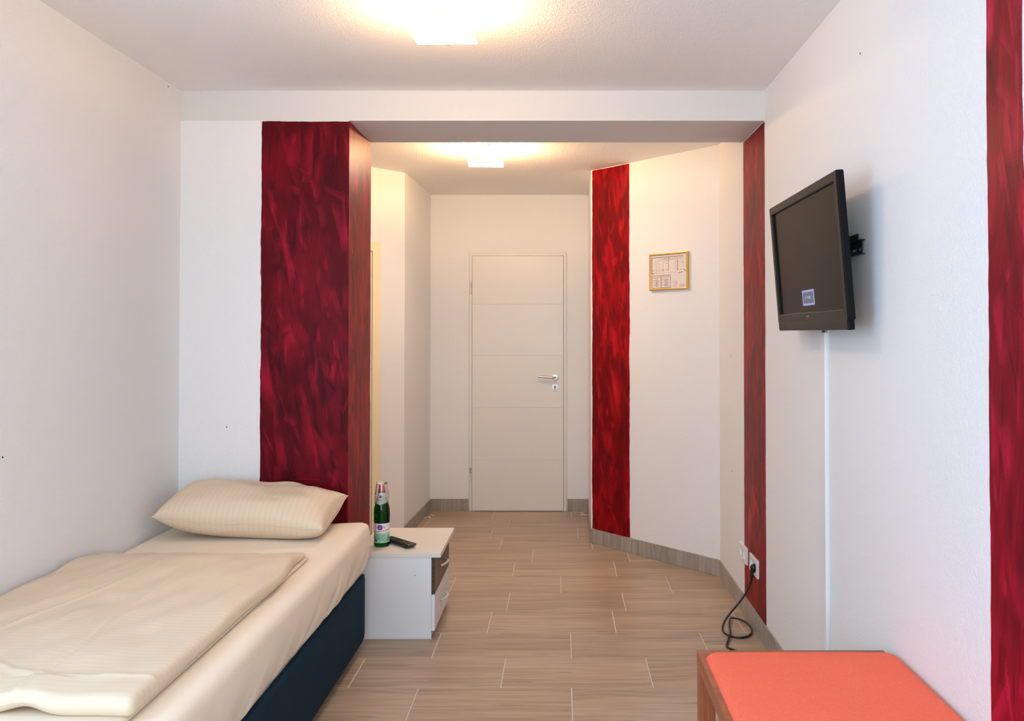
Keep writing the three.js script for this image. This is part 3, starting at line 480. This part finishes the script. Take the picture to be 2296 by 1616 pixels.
// ---------------------------------------------------------------- television, its bracket, duct, sockets, cable
{
  const t = thing('television', 'black flat television tilted down from the right wall, small blue grey box on screen', 'television', [0.814, 1.640, -2.785]);
  t.rotation.set(0, 0, 0); const tilt = Math.atan2(0.036, 0.466);
  // local frame: +x to the room (u across the screen along the room's depth, v up); built in a frame then turned
  const F = new THREE.Matrix4().makeRotationZ(tilt).multiply(new THREE.Matrix4().makeRotationY(-Math.PI / 2));   // local z -> world -x
  const put = (g) => g.applyMatrix4(F), W = 0.770, Hh = 0.466, sx = W / 2, sy = Hh / 2;
  // local x: after the turn, +x -> world +z (near), so the screen's right side is the near one... 
  const ring = new THREE.Shape(); const rr2 = 0.008; const rect = (s, x0, x1, y0, y1, r) => { s.moveTo(x0 + r, y0); s.lineTo(x1 - r, y0); s.quadraticCurveTo(x1, y0, x1, y0 + r); s.lineTo(x1, y1 - r); s.quadraticCurveTo(x1, y1, x1 - r, y1); s.lineTo(x0 + r, y1); s.quadraticCurveTo(x0, y1, x0, y1 - r); s.lineTo(x0, y0 + r); s.quadraticCurveTo(x0, y0, x0 + r, y0); };
  rect(ring, -sx, sx, -sy + 0.028, sy, rr2); const hole = new THREE.Path(); const hx = sx - 0.030, hy1 = sy - 0.030, hy0 = -sy + 0.062; rect(hole, -hx, hx, hy0, hy1, 0.002); ring.holes.push(hole);
  mesh('bezel', put(new THREE.ExtrudeGeometry(ring, { depth: 0.014, bevelEnabled: true, bevelSize: 0.004, bevelOffset: -0.004, bevelThickness: 0.005, bevelSegments: 4 }).translate(0, 0, -0.017)), M.blackPlastic, t);
  mesh('speaker_bar', put(place(rbox(W - 0.012, 0.032, 0.022, 0.004, 3), 0, -sy + 0.016, -0.0085)), M.blackPlastic, t);
  mesh('rear_housing', put(place(rbox(W - 0.34, Hh - 0.16, 0.030, 0.012, 4), 0, 0.01, -0.033)), M.blackMatte, t);
  mesh('rear_shell', put(place(rbox(W - 0.010, Hh - 0.036, 0.008, 0.003, 3), 0, 0.014, -0.018)), M.blackMatte, t);
  const screenMat = phys(lin(0.008, 0.008, 0.007), 0.2, { specularIntensity: 0.12 });
  mesh('screen', put(place(rbox(2 * hx + 0.004, hy1 - hy0 + 0.004, 0.004, 0.001, 2), 0, (hy0 + hy1) / 2, -0.0085)), screenMat, t);
  const osd = canvasTex(256, 160, (g, w, h) => { g.fillStyle = '#8d9cd2'; g.fillRect(0, 0, w, h); g.fillStyle = '#54617a'; g.fillRect(16, 22, w - 32, h - 44); g.filter = 'blur(2.2px)'; g.fillStyle = '#a9bcd0'; g.font = 'bold 46px sans-serif'; g.textAlign = 'center'; g.fillText('# 10K.', w / 2, h / 2 + 16); });
  const box1 = (() => { const s = new THREE.Shape(); rect(s, -0.066, 0.066, -0.026, 0.026, 0.005); const g = new THREE.ExtrudeGeometry(s, { depth: 0.0006, bevelEnabled: false }), p = g.attributes.position, uv = g.attributes.uv; for (let i = 0; i < p.count; i++) uv.setXY(i, p.getX(i) / 0.132 + 0.5, p.getY(i) / 0.052 + 0.5); return g; })();
  mesh('screen_message', put(box1.translate(-0.005, -0.123, -0.0064)), new THREE.MeshStandardMaterial({ color: 0x000000, roughness: 0.4, emissive: 0xffffff, emissiveMap: osd, emissiveIntensity: 0.85 }), t);
  const logo = canvasTex(256, 64, (g, w, h) => { g.fillStyle = '#0c0c0b'; g.fillRect(0, 0, w, h); g.fillStyle = '#b8a888'; g.font = 'bold 50px sans-serif'; g.textAlign = 'center'; g.fillText('FUNAI', w / 2, 50); });
  const lg = new THREE.BoxGeometry(0.042, 0.0085, 0.0006);
  mesh('logo', put(place(lg, 0.0, -sy + 0.048, 0.0022)), std(0xffffff, 0.4, { map: logo }), t);
  mesh('sensor_window', put(place(rbox(0.034, 0.010, 0.0012, 0.0005), 0.0, -sy + 0.024, 0.0026)), M.blackMatte, t);
}
{
  const k = thing('wall_bracket', 'black slotted steel bracket fixing the television to the right wall', 'bracket', [XR, 1.66, -2.70]);
  const s = new THREE.Shape([[-0.195, -0.020], [0.195, -0.020], [0.195, 0.020], [-0.195, 0.020]].map(([x, y]) => new THREE.Vector2(x, y)));
  const slot = (cx, w) => { const p = new THREE.Path(); p.absarc(cx - w / 2, -0.007, 0.0045, Math.PI / 2, -Math.PI / 2 * 1 + Math.PI * 2 * 1, false); const q = new THREE.Path(); q.moveTo(cx - w / 2, -0.0115); q.lineTo(cx + w / 2, -0.0115); q.absarc(cx + w / 2, -0.007, 0.0045, -Math.PI / 2, Math.PI / 2, false); q.lineTo(cx - w / 2, -0.0025); q.absarc(cx - w / 2, -0.007, 0.0045, Math.PI / 2, Math.PI * 1.5, false); return q; };
  s.holes.push(slot(-0.176, 0.014), slot(-0.128, 0.036), slot(-0.05, 0.03), slot(0.05, 0.03), slot(0.13, 0.03));
  const g = new THREE.ExtrudeGeometry(s, { depth: 0.002, bevelEnabled: false }); g.rotateY(-Math.PI / 2); g.rotateX(0);   // local x -> world z, faces -x
  const flip = (q) => q.applyMatrix4(new THREE.Matrix4().makeScale(1, 1, 1));
  const rail = g.clone(); rail.applyMatrix4(new THREE.Matrix4().makeRotationY(Math.PI));    // x -> -z
  rail.applyMatrix4(new THREE.Matrix4().makeRotationY(Math.PI)); rail.applyMatrix4(new THREE.Matrix4().makeTranslation(-0.009, 0, 0)); rail.scale(1, 1, -1);
  const ix = rail.attributes.position; for (let i = 0; i < ix.count; i += 3) for (const a of ['position', 'normal', 'uv']) { const at = rail.attributes[a], n = at.itemSize; for (let c = 0; c < n; c++) { const t = at.array[(i + 1) * n + c]; at.array[(i + 1) * n + c] = at.array[(i + 2) * n + c]; at.array[(i + 2) * n + c] = t; } }
  rail.computeVertexNormals();
  const bm = std(lin(0.010, 0.013, 0.018), 0.35);
  mesh('rail', [rail, metreUV(plainBox(-0.0105, 0, 0.020, 0.022, -0.195, 0.195)), metreUV(plainBox(-0.0105, 0, -0.022, -0.020, -0.195, 0.195))], bm, k);
  mesh('hook_plate', [plainBox(-0.030, -0.027, 0.020, 0.036, -0.17, 0.215), plainBox(-0.030, -0.0106, 0.018, 0.021, -0.17, 0.215)], bm, k);
  for (const z of [0.145, -0.145]) mesh('arm', box(-0.045, -0.0305, -0.12, 0.05, z - 0.26 * 0 - 0.012 - (z > 0 ? 0.06 : -0.06), z + 0.012 - (z > 0 ? 0.06 : -0.06), 0.002), bm, k);
  mesh('screw', place(lathe([[0, 0.004], [0.004, 0.0035], [0.0058, 0.001], [0.0058, 0], [0, 0]], 20), -0.0122, -0.007, 0.128, 0, 0, Math.PI / 2), M.chrome, k);
  mesh('wall_plug', place(lathe([[0, 0.004], [0.004, 0.0035], [0.0058, 0.001], [0.0058, 0], [0, 0]], 20), -0.0122, -0.007, -0.128, 0, 0, Math.PI / 2), M.chrome, k);
}
{
  const d = thing('cable_duct', 'narrow white cable duct running down the right wall from the television', 'cable duct', [XR, 0, -2.874]);
  mesh('duct_base', box(-0.004, 0, 0.10, 1.408, -0.022, 0.022, 0.001), M.whitePlastic, d);
  mesh('duct_cover', box(-0.016, -0.003, 0.10, 1.402, -0.024, 0.024, 0.0025, 3), M.whitePlastic, d);
  const lead = thing('television_lead', 'short black lead between the television and the white duct', 'lead', [XR, 1.385, -2.874]);
  mesh('lead', tube([[-0.009, -0.06, 0.004], [-0.010, 0.0, 0.003], [-0.014, 0.03, 0.0], [-0.016, 0.075, -0.01]], 0.0045, 40, 10), M.cable, lead);
}
function outlet(label, d, plugged) {
  const o = thing('wall_socket', label, 'socket', [XR + 0.0012, 0.304, -d], 'double socket plates on the right wall');
  const sh = new THREE.Shape([[-0.078, -0.041], [0.078, -0.041], [0.078, 0.041], [-0.078, 0.041]].map(([x, y]) => new THREE.Vector2(x, y)));
  for (const c of [-0.0365, 0.0365]) { const h = new THREE.Path(); h.absarc(c, 0, 0.0215, 0, Math.PI * 2, true); sh.holes.push(h); }
  const g = new THREE.ExtrudeGeometry(sh, { depth: 0.007, bevelEnabled: true, bevelSize: 0.003, bevelOffset: -0.003, bevelThickness: 0.003, bevelSegments: 3, curveSegments: 32 }).translate(0, 0, 0.003);
  mesh('cover_plate', place(toCreasedNormals(g, 0.5), 0, 0, 0, 0, -Math.PI / 2), M.whitePlastic, o);
  for (const c of [-0.0365, 0.0365]) {
    const cup = mesh('socket_cup', place(lathe([[0, 0.0035], [0.0185, 0.0035], [0.0205, 0.0125], [0.0213, 0.0128], [0.0215, 0.001], [0, 0.001]], 40), 0, 0, 0, 0, 0, Math.PI / 2), M.whitePlastic, o, [0, 0, c]);
    for (const s of [-1, 1]) mesh('pin_hole', place(new THREE.CylinderGeometry(0.0026, 0.0026, 0.0006, 12), -0.0037, 0, s * 0.0095, 0, 0, Math.PI / 2), M.darkHole, cup);
  }
  return o;
}
outlet('white double socket plate half on the red stripe, nothing plugged in', 4.172);
outlet('white double socket plate on the red stripe with a black plug in it', 3.945, true);
{
  const c = thing('power_cable', 'black plug in the nearer socket plate with its cable looped on the floor', 'cable', [0, 0, 0]);
  mesh('plug', [place(lathe([[0, 0], [0.017, 0], [0.0175, 0.010], [0.0165, 0.018], [0.0125, 0.022], [0, 0.022]], 28), XR - 0.0065, 0.304, -3.9085, 0, 0, Math.PI / 2),
    tube([[XR - 0.021, 0.306, -3.9085], [XR - 0.024, 0.296, -3.9085], [XR - 0.025, 0.28, -3.909], [XR - 0.0255, 0.262, -3.910]], 0.0088, 30, 14), place(rbox(0.02, 0.032, 0.022, 0.007, 3), XR - 0.022, 0.298, -3.9085)], M.cable, c);
  mesh('cord', tube([[XR - 0.0255, 0.268, -3.910], [0.889, 0.235, -3.915], [0.868, 0.185, -3.92], [0.835, 0.135, -3.925], [0.795, 0.085, -3.93], [0.766, 0.040, -3.93], [0.757, 0.014, -3.915], [0.768, 0.006, -3.878], [0.795, 0.0056, -3.846], [0.830, 0.0056, -3.838], [0.868, 0.0058, -3.862], [0.893, 0.008, -3.915], [0.896, 0.012, -3.972], [0.888, 0.013, -4.02], [0.868, 0.012, -4.062], [0.845, 0.011, -4.085], [0.832, 0.011, -4.085], [0.820, 0.012, -4.06], [0.80, 0.014, -3.98], [0.783, 0.0165, -3.868], [0.760, 0.010, -3.80], [0.742, 0.0055, -3.745], [0.740, 0.005, -3.728], [0.748, 0.0048, -3.71], [0.775, 0.0048, -3.676], [0.80, 0.0048, -3.60], [0.81, 0.0048, -3.40], [0.85, 0.0048, -3.0], [0.87, 0.0048, -2.7]], 0.0046, 420, 12), M.cable, c);
}

// ---------------------------------------------------------------- framed plan on the slanting wall
{
  const L = Math.hypot(OA[0] - OB[0], OA[1] - OB[1]), t = (L - 0.3705) / L, f = thing('framed_floor_plan', 'gold framed escape plan of the floor hanging on the slanting white hall wall', 'picture', [lerp(OB[0], OA[0], t), 1.775, -lerp(OB[1], OA[1], t)]);
  f.rotation.y = Math.atan2(OA[1] - OB[1], OA[0] - OB[0]);
  const w = 0.302, h = 0.225, gold = std(lin(0.78, 0.50, 0.12), 0.25, { metalness: 0.9 });
  const s = new THREE.Shape([[-w / 2, -h / 2], [w / 2, -h / 2], [w / 2, h / 2], [-w / 2, h / 2]].map(([x, y]) => new THREE.Vector2(x, y))), b = 0.009; s.holes.push(new THREE.Path([[-w / 2 + b, -h / 2 + b], [-w / 2 + b, h / 2 - b], [w / 2 - b, h / 2 - b], [w / 2 - b, -h / 2 + b]].map(([x, y]) => new THREE.Vector2(x, y))));
  mesh('picture_frame', new THREE.ExtrudeGeometry(s, { depth: 0.014, bevelEnabled: true, bevelSize: 0.003, bevelOffset: -0.003, bevelThickness: 0.003, bevelSegments: 3 }).translate(0, 0, 0.003), gold, f);
  const plan = canvasTex(1024, 760, (g, W, Hh) => {
    g.fillStyle = '#e9dfdc'; g.fillRect(0, 0, W, Hh); g.lineCap = 'butt'; g.translate(W * 0.022, Hh * 0.025); g.scale(0.956, 0.95);
    const ln = (x0, y0, x1, y1, lw, c = '#4c4438') => { g.strokeStyle = c; g.lineWidth = lw; g.beginPath(); g.moveTo(x0 * W, y0 * Hh); g.lineTo(x1 * W, y1 * Hh); g.stroke(); };
    ln(0.02, 0.07, 0.9, 0.07, 13); ln(0.02, 0.07, 0.02, 0.55, 13); ln(0.015, 0.545, 0.08, 0.545, 14); ln(0.02, 0.45, 0.09, 0.45, 9);
    ln(0.25, 0.115, 0.9, 0.115, 5, '#6d7460'); ln(0.3, 0.135, 0.88, 0.135, 4, '#7d7668');
    for (const [x, a] of [[0.15, 0.27], [0.235, 0.25], [0.335, 0.15]]) { ln(x, a, x, 0.54, 6); ln(x - 0.02, 0.45, x + 0.03, 0.45, 6); }
    for (const [x, y] of [[0.11, 0.19], [0.2, 0.15], [0.37, 0.13]]) { ln(x, y, x + 0.06, y, 5); ln(x, y, x, y + 0.1, 5); ln(x + 0.06, y, x + 0.06, y + 0.06, 5); }
    ln(0.49, 0.07, 0.49, 0.46, 11); ln(0.49, 0.46, 0.49, 0.54, 4); ln(0.41, 0.18, 0.49, 0.18, 6); ln(0.41, 0.26, 0.49, 0.26, 6); ln(0.30, 0.455, 0.37, 0.455, 9); ln(0.44, 0.455, 0.49, 0.455, 9); ln(0.5, 0.15, 0.7, 0.15, 4);
    ln(0.75, 0.14, 0.75, 0.47, 13); ln(0.70, 0.15, 0.70, 0.45, 5); ln(0.68, 0.24, 0.75, 0.24, 6); ln(0.9, 0.14, 0.9, 0.42, 4); ln(0.87, 0.26, 0.9, 0.26, 10); ln(0.82, 0.16, 0.82, 0.22, 5); ln(0.86, 0.18, 0.86, 0.26, 5);
    ln(0.72, 0.46, 0.77, 0.46, 10); ln(0.82, 0.465, 0.86, 0.465, 12); ln(0.9, 0.47, 0.95, 0.47, 12); ln(0.945, 0.47, 0.945, 0.51, 10); ln(0.94, 0.51, 0.995, 0.51, 12); ln(0.75, 0.565, 0.83, 0.565, 12); ln(0.82, 0.545, 0.9, 0.545, 12);
    for (let i = 0; i < 10; i++) ln(0.1 + i * 0.064, 0.54, 0.115 + i * 0.064, 0.54, 12); for (let i = 0; i < 6; i++) ln(0.955, 0.09 + i * 0.06, 0.985, 0.09 + i * 0.06, 6);
    for (const [x0, x1, c, hd] of [[0.02, 0.265, '#d9604c', 'Verhalten im Brandfall'], [0.29, 0.545, '#5f6152', 'Verhalten bei Unfällen']]) {
      g.strokeStyle = c; g.lineWidth = 13; g.strokeRect(x0 * W, 0.61 * Hh, (x1 - x0) * W, 0.37 * Hh); g.fillStyle = '#4c4640'; g.font = 'bold 21px sans-serif'; g.textAlign = 'center'; g.fillText(hd, (x0 + x1) / 2 * W, 0.66 * Hh, (x1 - x0) * W - 24);
      g.fillText('Ruhe bewahren', (x0 + x1) / 2 * W, 0.695 * Hh, (x1 - x0) * W * 0.6); seed = 5 + x0 * 100;
      for (let i = 0; i < 12; i++) { g.fillStyle = '#7a7068'; g.fillRect((x0 + 0.1) * W, (0.72 + i * 0.019) * Hh, rr(0.06, 0.125) * W, 7); if (i % 4 === 1) g.fillRect((x0 + 0.02) * W, (0.72 + i * 0.019) * Hh, 0.06 * W, 7); }
      g.fillStyle = '#454038'; g.fillRect((x0 + 0.075) * W, 0.75 * Hh, 14, 18); g.fillRect((x0 + 0.075) * W, 0.88 * Hh, 16, 18);
    }
    for (let i = 0; i < 5; i++) { g.fillStyle = '#8a817a'; g.fillRect(0.63 * W, (0.80 + i * 0.04) * Hh, 14, 9); g.fillRect(0.66 * W, (0.80 + i * 0.04) * Hh, (0.05 + (i % 3) * 0.02) * W, 8); }
    for (let i = 0; i < 3; i++) g.fillRect(0.79 * W, (0.90 + i * 0.028) * Hh, (0.12 + 0.03 * (i % 2)) * W, 8);
  });
  mesh('printed_plan', plainBox(-w / 2 + 0.004, w / 2 - 0.004, -h / 2 + 0.004, h / 2 - 0.004, 0.002, 0.0095), [0, 1, 2, 3, 4, 5].map((i) => (i === 4 ? std(0xffffff, 0.5, { map: plan }) : std(lin(0.7, 0.66, 0.62), 0.7))), f);
  const glass = phys(lin(1, 1, 1), 0.0, { transmission: 1, thickness: 0, ior: 1.5 });
  mesh('glass_pane', plainBox(-w / 2 + 0.004, w / 2 - 0.004, -h / 2 + 0.004, h / 2 - 0.004, 0.0105, 0.0125), glass, f);
}

// ---------------------------------------------------------------- ceiling lamps
function ceilingLamp(label, x, d, turn, lamp) {
  const lampColor = lin(...lamp.color), warm = lin(...lamp.warm);
  const l = thing('ceiling_lamp', label, 'lamp', [x, H, -d], 'square glass ceiling lamps'); l.rotation.y = turn;
  const metal = std(lin(0.82, 0.80, 0.77), 0.25, { metalness: 0.8 });
  mesh('canopy', lathe([[0, -0.002], [0.044, -0.002], [0.047, -0.004], [0.044, -0.007], [0, -0.008]].reverse(), 40), metal, l);
  const st = mesh('stem', lathe([[0, -0.007], [0.024, -0.007], [0.024, -0.040], [0.018, -0.044], [0.014, -0.07], [0.010, -0.094], [0, -0.094]].reverse(), 36), metal, l);
  for (const a of [-0.35, 0.35]) mesh('screw', place(new THREE.SphereGeometry(0.0032, 12, 8), Math.sin(a) * 0.024, -0.016, Math.cos(a) * 0.024), M.chrome, st);
  const glassMat = new THREE.MeshStandardMaterial({ color: lin(0.85, 0.82, 0.76), roughness: 0.5, emissive: lin(1.0, 0.90, 0.70), emissiveIntensity: 2.4 });
  mesh('glass_plate', place(rbox(0.207, 0.006, 0.207, 0.002, 2), 0, -0.101, 0), glassMat, l);
  const clip = std(lin(0.35, 0.30, 0.24), 0.3, { metalness: 0.9 });
  for (const [cx, cz] of [[0.004, -0.104]]) mesh('clip', box(cx - 0.006, cx + 0.006, -0.106, -0.094, cz - 0.0012, cz + 0.0012, 0.0006), clip, l);
  for (const [bx, bz] of [[0.055, -0.035], [-0.055, -0.035]]) {
    const bulb = mesh('bulb', place(new THREE.CapsuleGeometry(0.008, 0.022, 6, 14), bx, -0.078, bz, 0, 0, Math.PI / 2), new THREE.MeshStandardMaterial({ color: 0xffffff, roughness: 0.4, emissive: lin(1, 0.86, 0.6), emissiveIntensity: 5 }), l);
    const p = new THREE.PointLight(warm, lamp.up, 0, 2); p.position.set(bx, -0.078, bz); p.castShadow = true; p.shadow.radius = 0.8; p.name = 'bulb_light'; l.add(p);
  }
  const a = new THREE.RectAreaLight(lampColor, lamp.down, 0.20, 0.20); a.position.set(0, -0.106, 0); a.rotation.x = -Math.PI / 2; a.name = 'plate_light'; l.add(a);
}
ceilingLamp('square glass ceiling lamp glowing above the foot of the bed, the nearer and larger one', -0.391, 2.735, -0.03, LAMP[0]);
ceilingLamp('square glass ceiling lamp glowing in the hall beyond the beam, the smaller one', -0.437, 4.85, 0.06, LAMP[1]);

// ---------------------------------------------------------------- bench with the orange cushion
{
  const s = thing('upholstered_bench', 'low reddish wooden bench with a bright orange cushion against the right wall', 'bench', [0.64, 0, -1.95]);
  const X = (x) => x - 0.64, Z = (d) => 1.95 - d, x0 = 0.377, x1 = 0.895, dB = 2.325, dN = 1.58, top = 0.521, rh = 0.042, lw = 0.045;
  const wt = woodTex([0.56, 0.29, 0.17], [0.64, 0.345, 0.205], [0.70, 0.40, 0.25], 151), wood = phys(lin(0.95, 0.95, 0.95), 0.35, { map: rep(wt, 1.0, 0.25) });
  const rail = (a, b, c, d) => metreUV(box(X(a), X(b), top - rh, top, Z(c), Z(d), 0.002), false);
  mesh('rail', rail(x0, x0 + lw, dN, dB), wood, s); mesh('rail', rail(x1 - lw, x1, dN, dB), wood, s);
  mesh('rail', rail(x0 + lw, x1 - lw, dB - lw, dB), wood, s); mesh('rail', rail(x0 + lw, x1 - lw, dN, dN + lw), wood, s);
  for (const [a, b] of [[x0, dB - lw], [x1 - lw, dB - lw], [x0, dN], [x1 - lw, dN]]) mesh('leg', metreUV(box(X(a + 0.001), X(a + lw - 0.001), 0, top - rh, Z(b + 0.001), Z(b + lw - 0.001), 0.002), true), wood, s);
  mesh('seat_board', box(X(x0 + lw), X(x1 - lw), top - 0.03, top - 0.012, Z(dN + lw), Z(dB - lw), 0.001), wood, s);
  const ot = dataTex(512, 512, (u, v) => { const a = pnoise(u * 150, v * 20, 150, 20, 161), b = pnoise(u * 24, v * 170, 24, 170, 162), n = pnoise(u * 200, v * 200, 200, 200, 163), f = sstep(0.55, 0.95, 0.6 * a + 0.4 * n), g = sstep(0.7, 1, 0.6 * b + 0.4 * n), k = 0.97 + 0.08 * (n - 0.5); return [1.0 * k, 0.445 * k + 0.09 * f + 0.05 * g, 0.325 * k + 0.09 * f + 0.05 * g]; }, true);
  const fabric = std(lin(1, 1, 1), 0.9, { map: rep(ot, 0.16) });
  const W = 0.521, D = 0.685, T = 0.050;
  mesh('cushion', softBox(W, T, D, 0.017, [60, 10, 80], (v, n) => {
    const ax = Math.abs(v.x) / (W / 2), az = Math.abs(v.z) / (D / 2);
    const corner = sstep(0.86, 1, ax) * sstep(0.9, 1, az); v.x *= 1 - 0.045 * corner; v.z *= 1 - 0.03 * corner;
    if (n.y > 0.2) v.y += -0.006 + 0.010 * (1 - Math.pow(ax, 6)) * (1 - Math.pow(az, 6));
    if (n.y < -0.2 || v.y < 0) v.x *= 1 - 0.01 * sstep(0, -T / 2, v.y);
  }).translate(X(0.6515), top - 0.034 + T / 2, Z(1.951)), fabric, s);
}

renderer.render(scene, camera);
